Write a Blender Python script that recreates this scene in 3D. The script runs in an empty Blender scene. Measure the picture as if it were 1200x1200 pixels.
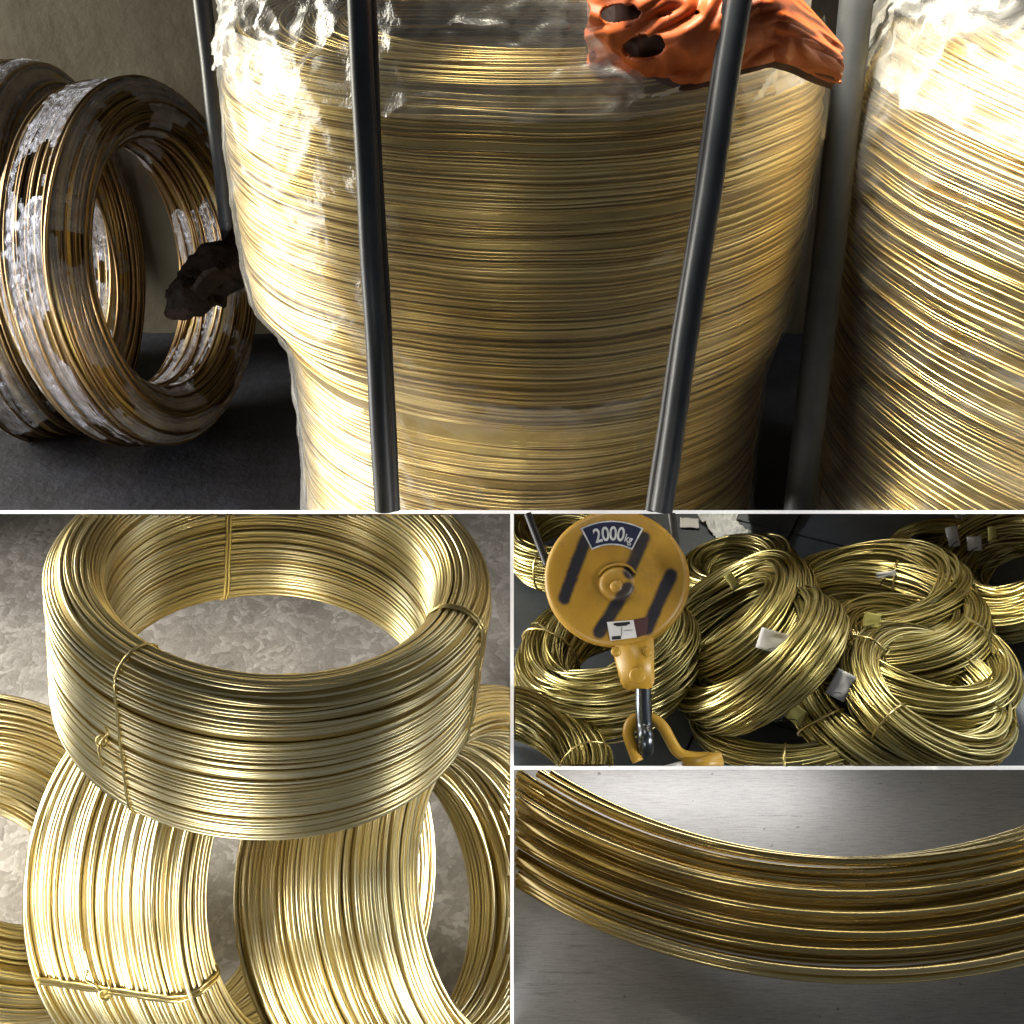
import bpy, bmesh, math, random
import numpy as np
from mathutils import Vector, Matrix, noise

# ------------------------------------------------------------------ camera, world, lamps, exposure
D = 2.75                                   # camera distance to the front of the four bays
scn = bpy.context.scene
C = scn.collection
cam_d = bpy.data.cameras.new('camera'); cam = bpy.data.objects.new('camera', cam_d); C.objects.link(cam)
cam.location = (0, -D, 0); cam.rotation_euler = (math.radians(90), 0, 0)
cam_d.sensor_width = 36; cam_d.lens = 18 * D; cam_d.clip_start = 0.05; cam_d.clip_end = 200
scn.camera = cam
w = bpy.data.worlds.new('World'); scn.world = w; w.use_nodes = True
w.node_tree.nodes['Background'].inputs[0].default_value = (0.92, 0.96, 1.0, 1)
w.node_tree.nodes['Background'].inputs[1].default_value = 0.10
scn.view_settings.view_transform = 'Standard'; scn.view_settings.look = 'None'
scn.view_settings.exposure = 0.0; scn.view_settings.gamma = 1.0

def lamp(name, loc, target, size, power, col, spread=180):
    l = bpy.data.lights.new(name, 'AREA'); l.shape = 'RECTANGLE'; l.size, l.size_y = size
    l.energy = power; l.color = col; l.spread = math.radians(spread)
    o = bpy.data.objects.new(name, l); C.objects.link(o); o.location = loc
    o.rotation_euler = (Vector(target) - Vector(loc)).to_track_quat('-Z', 'Y').to_euler()
    return o
lamp('window_light', (-3.4, 0.8, 1.5), (0.0, 0.7, 0.5), (0.9, 1.9), 98, (1.0, 0.95, 0.79), 120)
lamp('right_drum_light', (0.05, -0.95, 2.4), (1.4, 0.15, 0.0), (0.9, 0.9), 46, (1.0, 0.93, 0.74), 40)  # added lamp, no known source; narrow cone brightens the right drum
lamp('window_light_low', (-3.0, 0.25, -0.2), (-0.4, 0.4, -0.75), (0.6, 1.0), 32, (1.0, 0.97, 0.9), 60)
lamp('front_light', (-2.2, -2.0, -0.7), (-0.5, 0.2, -0.75), (0.6, 1.2), 6.5, (1.0, 0.97, 0.9), 32)  # added strip of light for highlights on the lower-left coils
lamp('low_front_light', (-1.1, -1.9, -1.75), (-0.75, -0.2, -0.55), (1.4, 0.9), 7, (1.0, 0.97, 0.88), 30)  # added soft fill from below for the fronts of the lower-left coils
lamp('side_light', (1.7, -1.2, -0.8), (-0.45, -0.1, -0.6), (0.35, 0.9), 4, (1.0, 0.97, 0.9), 28)  # added from the right to put a bright band on the top coil
lamp('right_fill_light', (2.4, -0.3, 1.2), (0.5, 0.3, -0.55), (0.7, 0.7), 4.5, (0.95, 0.98, 1.0), 60)  # added fill for the hook bay and the close-up strands
lamp('heap_back_light', (0.62, 1.15, 0.10), (0.6, 0.25, -0.4), (1.0, 0.16), 5.5, (0.95, 0.98, 1.0), 150)  # added unseen lamp, lights the heap from behind
lamp('plate_top_light', (0.40, 0.25, -0.43), (0.40, 0.15, -0.9), (0.6, 0.06), 1.7, (1.0, 0.98, 0.95), 160)  # added lamp, hidden above the steel plate to brighten its upper part

# ------------------------------------------------------------------ helpers
RNG = np.random.default_rng(7)
random.seed(7)
CAM = np.array([0.0, -D, 0.0])
def unit(v):
    v = np.asarray(v, float); return v / np.linalg.norm(v)
def ray(px, py):
    return unit([(px - 600) / 600, D, (600 - py) / 600])
def P(px, py, y):
    k = (D + y) / D
    return np.array([(px - 600) / 600 * k, y, (600 - py) / 600 * k])
def scale(y): return (D + y) / D / 600          # size of one photo pixel at depth y
def proj(p):
    p = np.asarray(p); k = D / (D + p[..., 1])
    return np.stack([600 + 600 * p[..., 0] * k, 600 - 600 * p[..., 2] * k], -1)

class Bay:
    """One bay of the display: a floor through point O, sloping up towards the back by TILT degrees."""
    def __init__(s, O, tilt, planes):
        a = math.radians(tilt); s.O = np.array(O, float)
        s.U = np.array([0, -math.sin(a), math.cos(a)]); s.F = np.array([0, math.cos(a), math.sin(a)])
        s.X = np.array([1.0, 0, 0]); s.planes = planes
    def at(s, px, py, h=0.0):                    # where the line of sight meets height h over this floor
        d = ray(px, py); t = (h - (CAM - s.O) @ s.U) / (d @ s.U); return CAM + t * d
    def loc(s, x, f, u): return s.O + x * s.X + f * s.F + u * s.U
E = 0.0034
# each plane is (normal, offset): kept where normal . p >= offset
bay1 = Bay((0, 0.78, 0.0), 30, [(np.array([0, 0, 1.0]), E)])
bay2 = Bay((0, 0.0, -1.0), 42, [(np.array([0, 0, -1.0]), E), (np.array([-1.0, 0, 0]), E)])
_s = 0.5 / D; _q = math.hypot(1, _s)
bay3 = Bay((0, 0.0, -0.5), 35, [(np.array([0, 0, -1.0]), E), (np.array([1.0, 0, 0]), E), (np.array([0, _s, 1.0]) / _q, (-0.5 + E) / _q)])
bay4 = Bay((0, 0.0, -1.0), 50, [(np.array([1.0, 0, 0]), E), (np.array([0, -_s, -1.0]) / _q, (0.5 + E) / _q)])

def link(name, me, mat, parent=None, smooth=True):
    if smooth: me.shade_smooth()
    if mat: me.materials.append(mat)
    o = bpy.data.objects.new(name, me); C.objects.link(o)
    if parent is not None:
        o.parent = parent; o.matrix_parent_inverse = parent.matrix_basis.inverted()
    return o
def tag(o, label=None, cat=None, group=None, kind=None):
    if label: o['label'] = label
    if cat: o['category'] = cat
    if group: o['group'] = group
    if kind: o['kind'] = kind
    return o
def thing(name, loc, label, cat, group=None):
    o = bpy.data.objects.new(name, None); C.objects.link(o); o.location = tuple(loc); o.empty_display_size = .05
    return tag(o, label, cat, group)
def mesh(verts, faces, name='m'):
    me = bpy.data.meshes.new(name)
    me.from_pydata([tuple(map(float, v)) for v in verts], [], [tuple(map(int, f)) for f in faces]); me.update(); return me
def quads(verts, q, tone=None, name='m'):
    """fast mesh from numpy quads"""
    me = bpy.data.meshes.new(name); n, m = len(verts), len(q)
    me.vertices.add(n); me.vertices.foreach_set('co', np.ascontiguousarray(verts, dtype=np.float32).ravel())
    me.loops.add(4 * m); me.loops.foreach_set('vertex_index', np.ascontiguousarray(q, dtype=np.int32).ravel())
    me.polygons.add(m); me.polygons.foreach_set('loop_start', np.arange(0, 4 * m, 4, dtype=np.int32))
    me.polygons.foreach_set('loop_total', np.full(m, 4, np.int32)); me.update(calc_edges=True)
    if tone is not None:
        at = me.attributes.new('tone', 'FLOAT', 'POINT'); at.data.foreach_set('value', np.ascontiguousarray(tone, dtype=np.float32))
    return me
def clip_bm(bm, planes):
    for nrm, off in planes:
        bmesh.ops.bisect_plane(bm, geom=bm.verts[:] + bm.edges[:] + bm.faces[:], plane_co=tuple(nrm * off), plane_no=tuple(nrm), clear_inner=True)
def clip_me(me, planes):
    bm = bmesh.new(); bm.from_mesh(me); clip_bm(bm, planes); bm.to_mesh(me); bm.free(); return me
def bm_mesh(bm, name='m'):
    me = bpy.data.meshes.new(name); bmesh.ops.recalc_face_normals(bm, faces=bm.faces[:]); bm.to_mesh(me); bm.free(); return me

def runs(pts, planes):
    """clip one polyline by the half-spaces -> list of polylines"""
    segs = [pts]
    for nrm, off in planes:
        out = []
        for s in segs:
            d = s @ nrm - off; ins = d >= 0
            if ins.all(): out.append(s); continue
            if not ins.any(): continue
            cur = []
            for i in range(len(s)):
                if ins[i]:
                    if not cur and i > 0:
                        t = d[i - 1] / (d[i - 1] - d[i]); cur.append(s[i - 1] + t * (s[i] - s[i - 1]))
                    cur.append(s[i])
                elif cur:
                    t = d[i - 1] / (d[i - 1] - d[i]); cur.append(s[i - 1] + t * (s[i] - s[i - 1]))
                    out.append(np.array(cur)); cur = []
            if len(cur) > 1: out.append(np.array(cur))
        segs = [s for s in out if len(s) > 1]
    return segs
def tube(pts, r, sides=6, closed=False):
    pts = np.asarray(pts, float); n = len(pts)
    if closed: t = np.roll(pts, -1, 0) - np.roll(pts, 1, 0)
    else: t = np.gradient(pts, axis=0)
    t /= np.linalg.norm(t, axis=1)[:, None] + 1e-12
    nv = np.zeros((n, 3)); a = np.array([0, 0, 1.0]) if abs(t[0, 2]) < .9 else np.array([1.0, 0, 0])
    v = unit(np.cross(t[0], a)); nv[0] = v
    for i in range(1, n):
        v = v - (v @ t[i]) * t[i]; v = v / (np.linalg.norm(v) + 1e-12); nv[i] = v
    b = np.cross(t, nv); ph = np.arange(sides) * 2 * math.pi / sides
    rr = np.broadcast_to(np.asarray(r, float), (n,))[:, None, None]
    V = pts[:, None, :] + rr * (np.cos(ph)[None, :, None] * nv[:, None, :] + np.sin(ph)[None, :, None] * b[:, None, :])
    i = np.arange(n if closed else n - 1); j = (i + 1) % n; k = np.arange(sides); l = (k + 1) % sides
    q = np.stack([i[:, None] * sides + k, j[:, None] * sides + k, j[:, None] * sides + l, i[:, None] * sides + l], -1).reshape(-1, 4)
    return V.reshape(-1, 3), q
def tubes_mesh(lines, r, sides=6, tones=None, closed=False):
    vs, qs, ts, off = [], [], [], 0
    for k, ln in enumerate(lines):
        if len(ln) < 2: continue
        v, q = tube(ln, r if np.isscalar(r) else r[k], sides, closed)
        vs.append(v); qs.append(q + off); off += len(v)
        ts.append(np.full(len(v), .5 if tones is None else tones[k]))
    if not vs: return None
    return quads(np.concatenate(vs), np.concatenate(qs), np.concatenate(ts))
def smooth_line(ctrl, n=40):
    """Catmull-Rom through the control points"""
    c = np.array(ctrl, float); c = np.vstack([2 * c[0] - c[1], c, 2 * c[-1] - c[-2]]); out = []
    m = len(c) - 3; per = max(2, n // m)
    for i in range(m):
        p0, p1, p2, p3 = c[i:i + 4]
        for t in np.linspace(0, 1, per, endpoint=(i == m - 1)):
            out.append(.5 * (2 * p1 + (p2 - p0) * t + (2 * p0 - 5 * p1 + 4 * p2 - p3) * t * t + (3 * p1 - p0 - 3 * p2 + p3) * t ** 3))
    return np.array(out)

# ------------------------------------------------------------------ materials
def nmat(name):
    m = bpy.data.materials.new(name); m.use_nodes = True; nt = m.node_tree
    return m, nt, nt.nodes['Principled BSDF']
def node(nt, typ, **kw):
    n = nt.nodes.new(typ)
    for k, v in kw.items():
        if k in n.inputs: n.inputs[k].default_value = v
        else: setattr(n, k, v)
    return n
def coords(nt): return node(nt, 'ShaderNodeTexCoord').outputs['Object']
def ramp(nt, src, stops):
    r = node(nt, 'ShaderNodeValToRGB'); e = r.color_ramp.elements
    while len(e) < len(stops): e.new(.5)
    for el, (p, c) in zip(e, stops): el.position = p; el.color = (*c, 1) if len(c) == 3 else c
    nt.links.new(src, r.inputs[0]); return r.outputs[0]
def mixc(nt, fac, a, b, typ='MIX'):
    m = node(nt, 'ShaderNodeMix', data_type='RGBA', blend_type=typ)
    for i, v in ((0, fac), (6, a), (7, b)):
        if hasattr(v, 'is_linked'): nt.links.new(v, m.inputs[i])
        else: m.inputs[i].default_value = v if i == 0 else (*v, 1)
    return m.outputs[2]
def tex_noise(nt, sc, det=4, rough=.55, vec=None, dist=0):
    n = node(nt, 'ShaderNodeTexNoise', Scale=sc, Detail=det, Roughness=rough, Distortion=dist)
    nt.links.new(vec if vec is not None else coords(nt), n.inputs['Vector']); return n.outputs['Fac']
def bump(nt, b, h, strength, dist):
    n = node(nt, 'ShaderNodeBump', Strength=strength, Distance=dist); nt.links.new(h, n.inputs['Height']); nt.links.new(n.outputs[0], b.inputs['Normal'])

def brass(name, dark, mid, light, rough=(.2, .36), stain=None, nscale=6):
    m, nt, b = nmat(name)
    at = node(nt, 'ShaderNodeAttribute', attribute_name='tone')
    col = ramp(nt, at.outputs['Fac'], [(0, dark), (.45, mid), (1, light)])
    ns = tex_noise(nt, nscale, 5, .6)
    col = mixc(nt, ramp(nt, ns, [(.38, (0, 0, 0)), (.72, (.55, .55, .55))]), col, stain or dark)
    nt.links.new(col, b.inputs['Base Color']); b.inputs['Metallic'].default_value = 1
    r = node(nt, 'ShaderNodeMapRange'); r.inputs[3].default_value, r.inputs[4].default_value = rough
    nt.links.new(tex_noise(nt, nscale * 7, 3), r.inputs[0]); nt.links.new(r.outputs[0], b.inputs['Roughness'])
    return m
M = {}
M['drum'] = brass('drum_brass', (.30, .19, .05), (.66, .50, .19), (.85, .70, .34), (.26, .42), (.36, .24, .10), 3)
M['brown'] = brass('tarnished_brass', (.10, .06, .03), (.30, .20, .10), (.52, .39, .22), (.25, .45), (.09, .055, .035), 5)
M['pale'] = brass('pale_brass', (.50, .40, .17), (.80, .70, .40), (.92, .85, .6), (.24, .38), (.60, .49, .25), 4)
M['olive'] = brass('olive_brass', (.22, .18, .06), (.50, .435, .18), (.74, .69, .38), (.3, .42), (.36, .28, .11), 3)
M['macro'] = brass('polished_brass', (.36, .26, .09), (.66, .53, .24), (.82, .7, .4), (.16, .24), (.42, .3, .12), 1.5)

def plain(name, col, rough=.6, metal=0, col2=None, ns=20, bmp=0, bd=.002, spec=.5):
    m, nt, b = nmat(name)
    if col2:
        nt.links.new(mixc(nt, ramp(nt, tex_noise(nt, ns, 6, .65), [(.35, (0, 0, 0)), (.68, (1, 1, 1))]), col, col2), b.inputs['Base Color'])
    else: b.inputs['Base Color'].default_value = (*col, 1)
    b.inputs['Roughness'].default_value = rough; b.inputs['Metallic'].default_value = metal; b.inputs['Specular IOR Level'].default_value = spec
    if bmp: bump(nt, b, tex_noise(nt, ns * 4, 5, .6), bmp, bd)
    return m
M['white'] = plain('glowing_white_strip', (.85, .85, .85), .6); M['white'].node_tree.nodes['Principled BSDF'].inputs['Emission Color'].default_value = (1, 1, 1, 1)
M['steel'] = plain('painted_dark_steel', (.018, .021, .03), .42, 0, (.035, .04, .05), 9, .15, .002)
M['greysteel'] = plain('grey_steel', (.022, .025, .03), .55, 0, (.04, .043, .05), 7, .15, .002)
M['wall'] = plain('stained_plaster', (.19, .175, .135), .9, 0, (.11, .09, .07), 2.2, .4, .01)
M['asphalt'] = plain('dark_floor', (.010, .011, .018), .6, 0, (.024, .026, .042), 9, .6, .006)
M['shade'] = plain('dark_backing', (.015, .014, .014), .9)
M['orange'] = plain('rusty_orange_steel', (.62, .125, .012), .55, 0, (.34, .06, .012), 5, .3, .004)
M['rustshade'] = plain('shaded_rust', (.10, .03, .015), .8, 0, (.05, .02, .012), 8)
M['yellow'] = plain('yellow_paint', (.37, .215, .02), .42, 0, (.28, .155, .016), 10, .08, .002)
M['black'] = plain('black_paint', (.012, .012, .016), .5)
M['navy'] = plain('navy_label', (.012, .016, .05), .4)
M['silver'] = plain('silver_print', (.62, .64, .68), .4, 0, (.35, .36, .4), 60)
M['paper'] = plain('white_paper', (.62, .62, .64), .7, 0, (.5, .5, .52), 14)
M['yellow_paper'] = plain('yellow_tag', (.5, .46, .14), .7)
M['maroon'] = plain('maroon_label', (.05, .018, .02), .6)
M['bluesteel'] = plain('worn_hook_steel', (.12, .135, .16), .3, 1, (.07, .08, .1), 12)
M['rope'] = plain('greasy_rope', (.012, .012, .015), .5)
M['bark'] = plain('charred_wood', (.005, .004, .0035), .9, 0, (.014, .008, .006), 14, 1.0, .01, .1)
M['cloth'] = plain('white_sacking', (.55, .57, .6), .8, 0, (.42, .44, .47), 8, .5, .004)
M['core'] = plain('inner_brass', (.42, .32, .12), .5, 1, (.28, .2, .07), 8)
M['tie'] = plain('tie_wire_brass', (.72, .60, .28), .3, 1)

def m_terrazzo():
    m, nt, b = nmat('pebbled_concrete'); co = coords(nt)
    wn = node(nt, 'ShaderNodeTexNoise', Scale=14.0, Detail=3.0); nt.links.new(co, wn.inputs['Vector'])
    add = node(nt, 'ShaderNodeVectorMath', operation='MULTIPLY_ADD'); add.inputs[1].default_value = (.09,) * 3
    nt.links.new(wn.outputs['Color'], add.inputs[0]); nt.links.new(co, add.inputs[2])
    v = node(nt, 'ShaderNodeTexVoronoi', Scale=55.0); nt.links.new(add.outputs[0], v.inputs['Vector'])
    ve = node(nt, 'ShaderNodeTexVoronoi', Scale=55.0, feature='DISTANCE_TO_EDGE'); nt.links.new(add.outputs[0], ve.inputs['Vector'])
    sp = node(nt, 'ShaderNodeSeparateColor'); nt.links.new(v.outputs['Color'], sp.inputs[0])
    col = ramp(nt, sp.outputs[0], [(0, (.175, .16, .143)), (.5, (.25, .232, .213)), (1, (.34, .325, .31))])
    col = mixc(nt, ramp(nt, ve.outputs['Distance'], [(0, (.28, .28, .28)), (.10, (0, 0, 0))]), col, (.13, .118, .106))
    col = mixc(nt, ramp(nt, tex_noise(nt, 3.6, 7, .7), [(.42, (0, 0, 0)), (.66, (.75, .75, .75))]), col, (.145, .132, .12))
    col = mixc(nt, ramp(nt, tex_noise(nt, 95, 3), [(.56, (0, 0, 0)), (.7, (.4, .4, .4))]), col, (.12, .11, .10))
    nt.links.new(col, b.inputs['Base Color']); b.inputs['Roughness'].default_value = .7
    hm = node(nt, 'ShaderNodeMath', operation='ADD'); nt.links.new(ve.outputs['Distance'], hm.inputs[0]); nt.links.new(tex_noise(nt, 120, 4), hm.inputs[1])
    bump(nt, b, hm.outputs[0], .14, .005); return m
M['terrazzo'] = m_terrazzo()
def m_slab():
    m, nt, b = nmat('dark_floor_slab')
    col = mixc(nt, ramp(nt, tex_noise(nt, 5, 6, .65), [(.3, (0, 0, 0)), (.7, (1, 1, 1))]), (.06, .07, .084), (.115, .132, .16))
    nt.links.new(col, b.inputs['Base Color'])
    r = node(nt, 'ShaderNodeMapRange'); r.inputs[3].default_value, r.inputs[4].default_value = .45, .7
    nt.links.new(tex_noise(nt, 9, 5), r.inputs[0]); nt.links.new(r.outputs[0], b.inputs['Roughness'])
    bump(nt, b, tex_noise(nt, 70, 4), .15, .003); return m
M['slab'] = m_slab()
def m_plate():
    m, nt, b = nmat('brushed_steel_plate')
    mp = node(nt, 'ShaderNodeMapping'); mp.inputs['Scale'].default_value = (3, 60, 60); mp.inputs['Rotation'].default_value = (0, 0, .5)
    nt.links.new(coords(nt), mp.inputs['Vector'])
    grain = tex_noise(nt, 9, 5, .7, mp.outputs[0])
    blot = tex_noise(nt, 4, 5, .6)
    col = mixc(nt, blot, (.27, .265, .265), (.38, .375, .375))
    col = mixc(nt, ramp(nt, grain, [(.45, (0, 0, 0)), (.75, (.7, .7, .7))]), col, (.13, .13, .14))
    mp2 = node(nt, 'ShaderNodeMapping'); mp2.inputs['Scale'].default_value = (2, 40, 40); mp2.inputs['Rotation'].default_value = (0, .9, -.6); nt.links.new(coords(nt), mp2.inputs['Vector'])
    col = mixc(nt, ramp(nt, tex_noise(nt, 3, 6, .75, mp2.outputs[0]), [(.60, (0, 0, 0)), (.66, (.6, .6, .6)), (.72, (0, 0, 0))]), col, (.10, .10, .105))
    col = mixc(nt, ramp(nt, tex_noise(nt, 60, 2, .5), [(.72, (0, 0, 0)), (.76, (.7, .7, .7))]), col, (.08, .08, .08))
    col = mixc(nt, ramp(nt, tex_noise(nt, 320, 2), [(.5, (0, 0, 0)), (.75, (.35, .35, .35))]), col, (.42, .42, .43))
    nt.links.new(col, b.inputs['Base Color']); b.inputs['Metallic'].default_value = .3
    b.inputs['Roughness'].default_value = .6
    bump(nt, b, tex_noise(nt, 260, 3), .25, .0012); return m
M['plate'] = m_plate()
def m_film(name, haze, gloss_col=(1, 1, 1), sc=7, base=.12, fres=.5, rgh=.25, bst=.5):
    m, nt, b = nmat(name); out = nt.nodes['Material Output']; nt.nodes.remove(b)
    tr = node(nt, 'ShaderNodeBsdfTransparent'); gl = node(nt, 'ShaderNodeBsdfGlossy', Roughness=rgh); gl.inputs['Color'].default_value = (*gloss_col, 1)
    df = node(nt, 'ShaderNodeBsdfTranslucent'); df2 = node(nt, 'ShaderNodeBsdfDiffuse'); df.inputs[0].default_value = df2.inputs[0].default_value = (.85, .87, .9, 1)
    co = coords(nt)
    n1 = tex_noise(nt, sc, 6, .7, co, 1.2)
    bp = node(nt, 'ShaderNodeBump', Strength=bst, Distance=.03); nt.links.new(n1, bp.inputs['Height'])
    for g in (gl, df2): nt.links.new(bp.outputs[0], g.inputs['Normal'])
    dd = node(nt, 'ShaderNodeMixShader'); dd.inputs[0].default_value = .6; nt.links.new(df.outputs[0], dd.inputs[1]); nt.links.new(df2.outputs[0], dd.inputs[2])
    m1 = node(nt, 'ShaderNodeMixShader'); nt.links.new(ramp(nt, tex_noise(nt, sc * .6, 5, .6, co), [(.4, (haze * .4,) * 3), (.75, (haze,) * 3)]), m1.inputs[0])
    nt.links.new(tr.outputs[0], m1.inputs[1]); nt.links.new(dd.outputs[0], m1.inputs[2])
    lw = node(nt, 'ShaderNodeLayerWeight', Blend=.25); nt.links.new(bp.outputs[0], lw.inputs['Normal'])
    ad = node(nt, 'ShaderNodeMath', operation='MULTIPLY_ADD'); nt.links.new(lw.outputs['Fresnel'], ad.inputs[0]); ad.inputs[1].default_value = fres; ad.inputs[2].default_value = base
    m2 = node(nt, 'ShaderNodeMixShader'); nt.links.new(ad.outputs[0], m2.inputs[0]); nt.links.new(m1.outputs[0], m2.inputs[1]); nt.links.new(gl.outputs[0], m2.inputs[2])
    nt.links.new(m2.outputs[0], out.inputs['Surface']); return m
M['film'] = m_film('clear_plastic_film', .11, sc=2.5, base=.0, fres=.12, rgh=.42, bst=.3)
M['film_bag'] = m_film('crinkled_plastic_bag', .36, sc=3, base=.005, fres=.17, rgh=.4, bst=.4)
M['wrap'] = m_film('stretch_wrap', .26, (.74, .78, 1), sc=22, base=.015, fres=.2, rgh=.4, bst=1.0)

# ------------------------------------------------------------------ coils
class Coil:
    """Axis frame of a ring of wire. phi: image direction its open face leans to, ratio: how far that face is turned to us."""
    def __init__(s, bay, px, py, Rpx, ratio, phi, y=None, h=0.0, wpx=0.0):
        d = ray(px, py); X = unit(np.array([1.0, 0, 0]) - d[0] * d); Z = np.cross(X, d)
        a = math.radians(phi); sn = math.sqrt(1 - ratio ** 2)
        s.n = unit(-d * ratio + sn * (math.cos(a) * X + math.sin(a) * Z)); s.bay = bay
        k = 1 / (600 * D) * 1.0 * D * np.linalg.norm([(px - 600) / 600, D, (600 - py) / 600]) ** -1 * D ** 0   # metres per pixel per metre of distance
        if y is None:
            up = s.n @ bay.U; e = math.sqrt(max(0, 1 - up * up)) * Rpx * k + abs(up) * wpx * k / 2
            t = (h - (CAM - bay.O) @ bay.U) / (d @ bay.U - e)
            s.c = CAM + t * d
        else: s.c = P(px, py, y)
        s.k = scale(s.c[1]); s.R = Rpx * s.k
        s.u = unit(np.cross(s.n, np.array([0, 0, 1.0]) if abs(s.n[2]) < .9 else np.array([1.0, 0, 0]))); s.v = np.cross(s.n, s.u)
        s.pts = None
    def ring(s, rho, ax, th):
        return s.c + rho[:, None] * (np.cos(th)[:, None] * s.u + np.sin(th)[:, None] * s.v) + ax[:, None] * s.n
    def theta(s, px, py, front=True):
        """angle of the winding's point seen at this pixel, the nearest to us if several"""
        q = proj(s.pts); dist = np.linalg.norm(q - [px, py], axis=1) ; ok = np.where(dist < max(8, dist.min() + 3))[0]
        i = ok[np.argmin(s.pts[ok, 1])] if front else ok[np.argmax(s.pts[ok, 1])]
        r = s.pts[i] - s.c; return math.atan2(r @ s.v, r @ s.u)
    def surf(s, px, py, lift=0.0):
        q = proj(s.pts); dist = np.linalg.norm(q - [px, py], axis=1); ok = np.where(dist < max(7, dist.min() + 2))[0]
        return P(px, py, s.pts[ok, 1].min() - lift)

def rounded_section(rin, rout, width, corner, pitch):
    """points (rho, axial, outward normal) walking round a rounded rectangle"""
    hr, hw = (rout - rin) / 2, width / 2; c = min(corner, hr * .98, hw * .98); mid = (rin + rout) / 2; pts = []
    segs = [((hr, -hw + c), (hr, hw - c)), ((hr - c, hw - c), 0), ((hr - c, hw), (-hr + c, hw)), ((-hr + c, hw - c), 90),
            ((-hr, hw - c), (-hr, -hw + c)), ((-hr + c, -hw + c), 180), ((-hr + c, -hw), (hr - c, -hw)), ((hr - c, -hw + c), 270)]
    dense = []
    for a, b in segs:
        if isinstance(b, tuple):
            L = math.dist(a, b); m = max(2, int(L / pitch * 8))
            for t in np.linspace(0, 1, m, endpoint=False): dense.append((a[0] + (b[0] - a[0]) * t, a[1] + (b[1] - a[1]) * t))
        else:
            for t in np.linspace(0, 90, 24, endpoint=False):
                q = math.radians(b + t); dense.append((a[0] + c * math.cos(q), a[1] + c * math.sin(q)))
    dense = np.array(dense); seg = np.linalg.norm(np.roll(dense, -1, 0) - dense, axis=1); cum = np.concatenate([[0], np.cumsum(seg)])
    n = int(cum[-1] / pitch); out = []
    for s in np.arange(n) * cum[-1] / n:
        i = min(np.searchsorted(cum, s, side='right') - 1, len(dense) - 1); f = (s - cum[i]) / max(seg[i], 1e-9)
        p = dense[i] * (1 - f) + dense[(i + 1) % len(dense)] * f
        t = dense[(i + 1) % len(dense)] - dense[i - 1]; t = t / np.linalg.norm(t)
        out.append((mid + p[0], p[1], t[1], -t[0]))
    return np.array(out)

def wob(th, amp, ks=(1, 2, 3, 5)):
    o = np.zeros_like(th)
    for k in ks: o += amp / math.sqrt(k) * RNG.normal() * .6 * np.cos(k * th + RNG.uniform(0, 6.28))
    return o
def torus_core(coil, sec, inset, n=96):
    th = np.linspace(0, 2 * math.pi, n, endpoint=False); S = len(sec)
    rho = sec[:, 0] - sec[:, 2] * inset; ax = sec[:, 1] - sec[:, 3] * inset
    V = np.stack([coil.ring(np.full(n, r), np.full(n, a), th) for r, a in zip(rho, ax)], 0).reshape(-1, 3)
    i = np.arange(S); j = (i + 1) % S; k = np.arange(n); l = (k + 1) % n
    q = np.stack([i[:, None] * n + k, i[:, None] * n + l, j[:, None] * n + l, j[:, None] * n + k], -1).reshape(-1, 4)
    return clip_me(quads(V, q), coil.bay.planes)
def build_turns(coil, parent, rings, radius, tones, mat, sides, single, name='wire_turn'):
    """the turns, each its own part (single) or joined into one winding"""
    coil.pts = np.concatenate(rings)
    lines, tn, cl = [], [], []
    for r, t in zip(rings, tones):
        pl = [(n_, o_ + radius * .9) for n_, o_ in coil.bay.planes]
        full = all((r @ n_ >= o_).all() for n_, o_ in pl)
        segs = [r] if full else runs(np.vstack([r, r[:1]]), pl)
        if single:
            ms = [tube(s, radius, sides, full) for s in segs]
            if not ms: continue
            off = np.cumsum([0] + [len(v) for v, _ in ms]); V = np.concatenate([v for v, _ in ms]); Q = np.concatenate([q + o for (_, q), o in zip(ms, off)])
            link(name, quads(V, Q, np.full(len(V), t)), mat, parent)
        else:
            for s in segs: lines.append(s); tn.append(t); cl.append(full)
    if not single:
        vs, qs, ts, off = [], [], [], 0
        for s, t, f in zip(lines, tn, cl):
            v, q = tube(s, radius, sides, f); vs.append(v); qs.append(q + off); ts.append(np.full(len(v), t)); off += len(v)
        if vs: tag(link('winding', quads(np.concatenate(vs), np.concatenate(qs), np.concatenate(ts)), mat, parent), kind='stuff')
def neat_coil(coil, parent, rin, rout, width, wire, mat, corner=.45, jit=.35, n=150, sides=6, single=True, core=True, rub=.12):
    """wire laid in rows: rin/rout/width/wire in photo pixels"""
    k = coil.k; wr = wire * k / 2
    sec = rounded_section(rin * k, rout * k, width * k, corner * (rout - rin) * k, wire * k * .93)
    th = np.linspace(0, 2 * math.pi, n, endpoint=False); rings, tones = [], []
    for (r, a, nr, na) in sec:
        o = RNG.normal() * wr * jit
        stray = RNG.random() < .07
        out = o + wob(th, wr * jit * .9) + (wr * .6 if stray else 0); side = wob(th, wr * jit * 1.1) + RNG.normal() * wr * .2 + (wr * 4 * np.sin(th + RNG.uniform(0, 6.28)) if stray else 0)
        rings.append(coil.ring(r + nr * out - na * side, a + na * out + nr * side, th))
        tones.append(np.clip(.5 + RNG.normal() * .22 + (o / wr) * rub, 0, 1))
    build_turns(coil, parent, rings, wr, tones, mat, sides, single)
    if core: link('inner_winding', torus_core(coil, sec, wr * .35), M['core'], parent)
    coil.sec = rounded_section(rin * k, rout * k, width * k, corner * (rout - rin) * k, wire * k * 2); coil.wr = wr
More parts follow.
